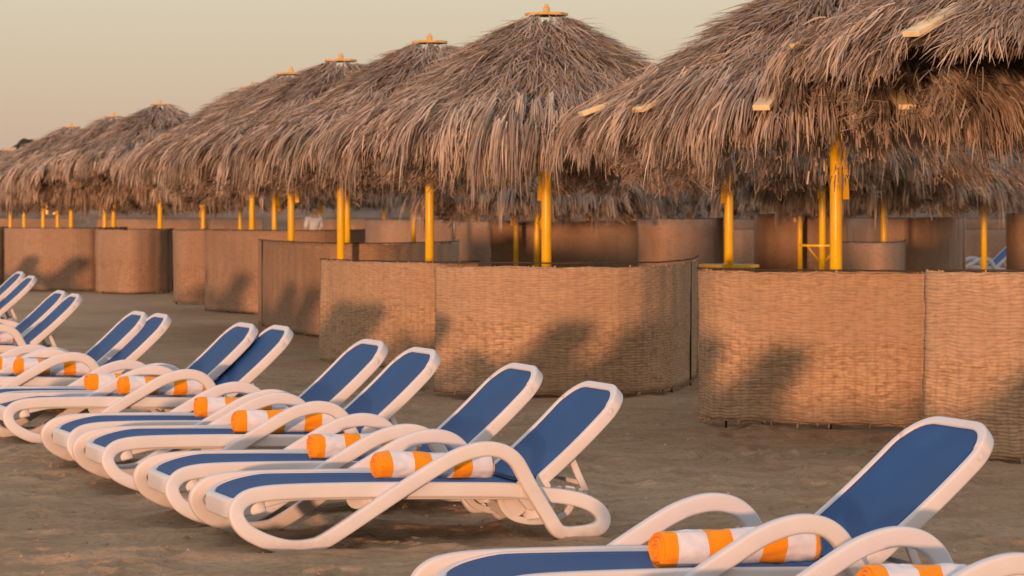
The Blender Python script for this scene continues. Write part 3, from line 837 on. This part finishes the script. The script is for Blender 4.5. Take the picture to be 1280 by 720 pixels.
back = [(1028, 35, 1, 'small parasol pole with table just left of the thick pole'), (1000, 45, 0, 'shaded back row parasol between the pole tables'),
        (1105, 37, 0, 'shaded back row parasol right of the thick pole'), (1230, 40, 0, 'back row parasol over the lying lounger at far right'),
        (671, 41, 0, 'back row parasol whose pole touches the central one'), (645, 47, 0, 'back row parasol just left of the central pole'),
        (793, 49, 0, 'back row parasol behind the dark ended far screen'), (517, 49, 0, 'back row parasol with thin pole left of centre'),
        (434, 38, 0, 'back row parasol whose pole hides beside the left of centre pole'), (343, 45, 0, 'back row parasol with thin pole left of the third pair'),
        (254, 50, 0, 'back row parasol with short pole above the narrow reed panel'), (131, 52, 0, 'back row parasol, left pole of a close pair at left'),
        (72, 60, 0, 'back row parasol with the shortest pole near the left edge'), (735, 58, 0, 'distant parasol behind the shaded central gap'),
        (590, 60, 0, 'distant parasol left of the central pole'), (860, 62, 0, 'distant parasol under the big roof'), (1180, 50, 0, 'distant parasol over the black gap at right'),
        (1290, 52, 0, 'distant parasol at the right edge'), (400, 66, 0, 'distant parasol behind the white shirted figure'), (200, 70, 0, 'distant parasol behind the left screens'), (300, 68, 0, 'distant parasol between left poles'),
        (960, 66, 0, 'distant parasol left of the thick pole'), (480, 72, 0, 'distant parasol in the left middle gap'), (30, 74, 0, 'most distant parasol at far left'), (1100, 72, 0, 'most distant parasol behind the thick pole'), (660, 76, 0, 'most distant parasol in the centre gap'), (830, 80, 0, 'most distant parasol right of the centre gap')]
for px, d, tb, lab in back:
    o = copy_tree(pE2); place(o, px, d, .05 if tb or px in (434, 517) else rr_.uniform(-.48, -.12), rr_.uniform(0, 6.28)); tag(o, lab, 'parasol', 'back rows of thatched parasols')
    if tb: add_table(o)

# lounger parts glimpsed over the screens
for (px, d, yaw, lab) in ((985, 43.0, 62, 'lounger glimpsed as a white armrest arc above the wide reed screen, left of the pole'),
                          (1232, 56, 10, 'blue and white lounger lying far behind at the right edge'),
                          (1012, 42.2, 62, 'lounger glimpsed as a second white arc nearest the thick pole')):
    o = copy_tree(protoD if px < 1100 else protoB)
    o.location = (px_x(px, d) - .9 * math.cos(R(yaw)), d - .9 * math.sin(R(yaw)), 0); o.rotation_euler.z = R(yaw)
    tag(o, lab, 'sun lounger', 'loungers behind the screens')

# ------------------------------------------------------------------ distant people behind the screens
def person(px, d, rz, shirt, label, hgt=1.66, lean=0):
    root = bpy.data.meshes.new('person')
    s = hgt / 1.7
    V = [(0, 0, .95), (0, 0, 1.12), (0, 0, 1.32), (0, -.01, 1.46), (0, -.02, 1.54), (0, -.03, 1.64), (0, -.02, 1.70),
         (.17, 0, 1.42), (.21, -.03, 1.16), (.19, -.12, .95), (-.17, 0, 1.42), (-.23, -.01, 1.16), (-.24, -.05, .90),
         (.09, 0, .88), (.10, -.04, .49), (.11, .03, .09), (.12, -.12, .03), (-.09, 0, .88), (-.12, .05, .49), (-.13, .10, .09), (-.14, -.04, .03)]
    Ed = [(0, 1), (1, 2), (2, 3), (3, 4), (4, 5), (5, 6), (3, 7), (7, 8), (8, 9), (3, 10), (10, 11), (11, 12), (0, 13), (13, 14), (14, 15), (15, 16), (0, 17), (17, 18), (18, 19), (19, 20)]
    rad = [.13, .12, .14, .09, .055, .10, .075, .06, .045, .035, .06, .045, .035, .09, .06, .04, .035, .09, .06, .04, .035]
    root.from_pydata([Vector(v) * s for v in V], Ed, []); root.materials.append(M['skin'])
    o = bpy.data.objects.new('person', root); C.objects.link(o)
    o.modifiers.new('skin', 'SKIN'); sv = root.skin_vertices[0].data
    for i, r in enumerate(rad): sv[i].radius = (r * s, r * s * .85)
    sv[0].use_root = True
    su = o.modifiers.new('sub', 'SUBSURF'); su.levels = 2; su.render_levels = 2
    o.location = (px_x(px, d), d, 0); o.rotation_euler.z = rz
    tag(o, label, 'person', 'people far behind the screens')
    def garment(name, ids, extra, mat):
        me = bpy.data.meshes.new(name); mp = {k: i for i, k in enumerate(ids)}
        me.from_pydata([Vector(V[k]) * s for k in ids], [(mp[a], mp[b_]) for a, b_ in Ed if a in mp and b_ in mp], []); me.materials.append(M[mat])
        c = bpy.data.objects.new(name, me); C.objects.link(c); c.parent = o; c.modifiers.new('skin', 'SKIN')
        for i, k in enumerate(ids): r = (rad[k] + extra) * s; me.skin_vertices[0].data[i].radius = (r, r * .9)
        me.skin_vertices[0].data[0].use_root = True
        u = c.modifiers.new('sub', 'SUBSURF'); u.levels = 2; u.render_levels = 2
    garment('shirt', [0, 1, 2, 3, 7, 8, 10, 11], .022, shirt); garment('shorts', [0, 13, 14, 17, 18], .025, 'shorts')
    bm = bmesh.new(); bmesh.ops.create_uvsphere(bm, u_segments=16, v_segments=10, radius=.112 * s)
    for v in bm.verts:
        if v.co.y < -.03 and v.co.z < .02: v.co *= .6
    bmesh.ops.translate(bm, verts=bm.verts, vec=Vector((0, .005, 1.665)) * s)
    me = bpy.data.meshes.new('hair'); bm.to_mesh(me); bm.free(); me.materials.append(M['hair']); h = bpy.data.objects.new('hair', me); C.objects.link(h); h.parent = o
    bm = bmesh.new(); bmesh.ops.create_cone(bm, segments=8, radius1=.014, radius2=.006, depth=.03)
    bmesh.ops.translate(bm, verts=bm.verts, vec=Vector((0, -.125, 1.63)) * s)
    me = bpy.data.meshes.new('nose'); bm.to_mesh(me); bm.free(); me.materials.append(M['skin']); h = bpy.data.objects.new('nose', me); C.objects.link(h); h.parent = o
person(392, 60, .5, 'shirt_white', 'small standing figure in a white shirt above the sloping screen at left', 1.52)
person(526, 64, -.4, 'shirt_white', 'small standing figure in white just left of the pole left of centre', 1.5)
person(559, 65, 2.8, 'shirt_white', 'small standing figure in white just right of the pole left of centre', 1.42)
person(1071, 55, .3, 'shirt_green', 'small figure in green right of the thick yellow pole, nearest to it', 1.5)
person(1088, 56, 3.3, 'shirt_green', 'small figure in green farther right of the thick pole, beside a thin pole', 1.42)

# ------------------------------------------------------------------ distant trees at the left edge
def tree(px, d, htop, width, label, seed, palm=False):
    rg = np.random.RandomState(seed); x = px_x(px, d)
    root = empty('palm_tree' if palm else 'bushy_tree', (x, d, 0)); tag(root, label, 'tree', 'distant trees at the left')
    mb = MB()
    if palm:
        mb.tube([(0, 0, -.2), (.1, 0, htop * .5), (.05, 0, htop * .88)], .16, 10)
    else:
        mb.tube([(0, 0, -.2), (.05, 0, htop * .4)], .2, 10)
        for a in range(6):
            t = a * 1.05; mb.tube([(.05, 0, htop * .35), (math.cos(t) * width * .3, math.sin(t) * width * .3, htop * .62), (math.cos(t) * width * .42, math.sin(t) * width * .42, htop * .8)], .07, 6)
    mb.build('trunk', 'bark', root)
    if palm:
        P = []; D = []
        for k in range(26):
            a = rg.rand() * 6.28; el = rg.uniform(-.2, 1.3); Lf = rg.uniform(.7, 1) * width
            for q in range(40):
                t = q / 40; p = np.array([math.cos(a) * math.cos(el) * Lf * t, math.sin(a) * math.cos(el) * Lf * t, math.sin(el) * Lf * t - .55 * Lf * t * t + htop * .88])
                sd = rg.choice([-1, 1]); dd = np.array([-math.sin(a) * sd * .6 + math.cos(a) * .4, math.cos(a) * sd * .6 + math.sin(a) * .4, -.3]); P.append(p); D.append(dd * rg.uniform(.25, .4))
    else:
        P = []; D = []
        cl = [(rg.normal(0, .3, 3) * np.array([width, width, htop * .28]) + np.array([0, 0, htop * .68]), rg.uniform(.25, .5) * width) for _ in range(22)]
        for c, r in cl:
            for q in range(160):
                v = rg.normal(0, 1, 3); v /= np.linalg.norm(v); P.append(c + v * r * rg.uniform(.5, 1)); D.append(rg.normal(0, .12, 3))
    P = np.array(P); D = np.array(D); S = np.cross(D, rg.normal(0, 1, D.shape)); S /= np.linalg.norm(S, axis=1)[:, None] + 1e-6; S *= .05
    v = np.stack([P - S, P + S, P + D + S * .4, P + D - S * .4], 1).reshape(-1, 3)
    f = np.arange(len(v)).reshape(-1, 4); tn = np.repeat(rg.rand(len(P)), 4)
    np_mesh('crown', v, f, 'leaves', root, False, tn)
tree(-2, 120, px_z(163, 120), 1.2, 'dark bushy treetop cut by the left edge above the thatch', 2)
tree(33, 120, px_z(162, 120), .5, 'small dark palm top poking above the leftmost thatch', 3, True)

# clods of damp sand kicked up between the footprints (uncountable)
def clods():
    rg = np.random.RandomState(17); n = 3600
    y = rg.uniform(7.8, 24, n); x = rg.uniform(-.22, .22, n) * y
    # gather them in patches
    k = rg.randint(0, 90, n); px_, py_ = rg.uniform(-.21, .21, 90), rg.uniform(8, 23, 90)
    g_ = rg.rand(n) < .7; sc2 = rg.normal(0, .28, (n, 2))
    x = np.where(g_, px_[k] * py_[k] + sc2[:, 0], x); y = np.where(g_, py_[k] + sc2[:, 1] * 1.5, y)
    z = ground_full(x.copy(), y.copy())
    sz = rg.uniform(.004, .011, n) * (1 + 1.3 * (rg.rand(n) < .1))
    base = np.array([(1, 0, 0), (.3, .95, 0), (-.8, .6, 0), (-.8, -.6, 0), (.3, -.95, 0), (.4, 0, .8), (-.3, .4, .85), (-.3, -.4, .75)])
    v = base[None] * (1 + rg.normal(0, .22, (n, 8, 3))) * sz[:, None, None]
    v[..., 2] -= (sz * .25)[:, None]
    v += np.stack([x, y, z], 1)[:, None]
    q = np.array([(0, 1, 6, 5), (1, 2, 6, 6), (2, 3, 7, 6), (3, 4, 7, 7), (4, 0, 5, 7), (5, 6, 7, 7)])
    vs = v.reshape(-1, 3).tolist(); fs = []
    for i in range(n):
        for f in q: fs.append(tuple(dict.fromkeys(int(a) + i * 8 for a in f)))
    return vs, fs
vs, fs = clods()
tag(mesh_obj('sand_clods', vs, fs, 'sand', None, False), 'small clods of damp sand strewn over the trodden beach', 'sand clods', None, 'stuff')

# low sand ridge closing the beach behind the farthest parasols
def ridge():
    xs_ = np.linspace(-70, 70, 160); vs = []; fs = []
    prof_ = [(-9, -.1), (-5, .9), (-2, 1.9), (0, 2.35), (3, 2.2), (9, -.1)]
    for x in xs_:
        k = 1 + .18 * mn.noise(Vector((x * .12, 0, 0))) + .07 * mn.noise(Vector((x * .6, 3, 0)))
        for dy, z in prof_: vs.append((x, 108 + dy + 1.5 * mn.noise(Vector((x * .1, 7, 0))), z * k))
    n = len(prof_)
    for i in range(len(xs_) - 1):
        for j in range(n - 1): a = i * n + j; fs.append((a, a + n, a + n + 1, a + 1))
    return vs, fs
vs, fs = ridge()
tag(mesh_obj('dune_ridge', vs, fs, 'scrub_sand', None, True), kind='structure')

# shell fragments on the sand (tiny, uncountable)
mb = MB(); rq = random.Random(6)
for _ in range(110):
    x, y = rq.uniform(-5, 4.3), rq.uniform(8.2, 21); s = rq.uniform(.004, .011)
    z = float(ground_full(np.array([x]), np.array([y]))[0])
    mb.box((x, y, z + s * .3), (s * 2, s * 1.4, s), Matrix.Rotation(rq.uniform(0, 3), 3, 'Z') @ Matrix.Rotation(rq.uniform(-.5, .5), 3, 'X'), .5)
tag(mb.build('shell_fragments', 'shirt_white', None, False), 'tiny pale shell fragments scattered over the sand', 'shells', None, 'stuff')

# ------------------------------------------------------------------ sun, sky, camera
EL, AZ = R(1.0), R(15.3)     # sun low behind the camera, a little to the left
sd = bpy.data.lights.new('sun', 'SUN'); sd.energy = 3.3; sd.angle = R(2.0); sd.color = (1, .50, .26)
so = bpy.data.objects.new('sun', sd); C.objects.link(so)
tosun = Vector((-math.sin(AZ) * math.cos(EL), -math.cos(AZ) * math.cos(EL), math.sin(EL)))
so.rotation_euler = (-tosun).to_track_quat('-Z', 'Y').to_euler(); so.location = (0, -5, 12)
w = bpy.data.worlds.new('World'); bpy.context.scene.world = w; w.use_nodes = True
nt = w.node_tree; g = N(nt); bgn = nt.nodes['Background']
sky = g.n('ShaderNodeTexSky', sky_type='NISHITA'); sky.sun_disc = False; sky.sun_elevation = R(3)
sky.sun_rotation = math.atan2(tosun.x, tosun.y); sky.dust_density = 3; sky.ozone_density = 1.5
sp = g.n('ShaderNodeSeparateXYZ'); g.l(g.n('ShaderNodeTexCoord').outputs['Generated'], sp.inputs[0])
grad = g.ramp(sp.outputs[2], [(0, (.62, .44, .325)), (.025, (.635, .465, .345)), (.055, (.665, .54, .405)), (.085, (.68, .60, .465)), (.2, (.84, .75, .62)), (.5, (.74, .72, .70)), (1, (.56, .60, .68))])
b2 = g.n('ShaderNodeBackground'); g.l(grad, b2.inputs[0]); b2.inputs[1].default_value = .93
g.l(sky.outputs[0], bgn.inputs[0]); bgn.inputs[1].default_value = .05
ad = g.n('ShaderNodeAddShader'); g.l(bgn.outputs[0], ad.inputs[0]); g.l(b2.outputs[0], ad.inputs[1]); g.l(ad.outputs[0], nt.nodes['World Output'].inputs[0])

cam = bpy.data.cameras.new('camera'); co = bpy.data.objects.new('camera', cam); C.objects.link(co)
co.location = (0, 0, H); co.rotation_euler = (R(90), 0, 0)
cam.sensor_width = 36; cam.lens = F / 1280 * 36; cam.shift_y = -(360 - HY) / 1280; cam.clip_end = 6000; cam.clip_start = .1
cam.dof.use_dof = True; cam.dof.focus_distance = 12.2; cam.dof.aperture_fstop = 8
sc = bpy.context.scene; sc.camera = co
sc.view_settings.view_transform = 'Standard'; sc.view_settings.look = 'None'; sc.view_settings.exposure = 0; sc.view_settings.gamma = 1
sc.cycles.max_bounces = 6
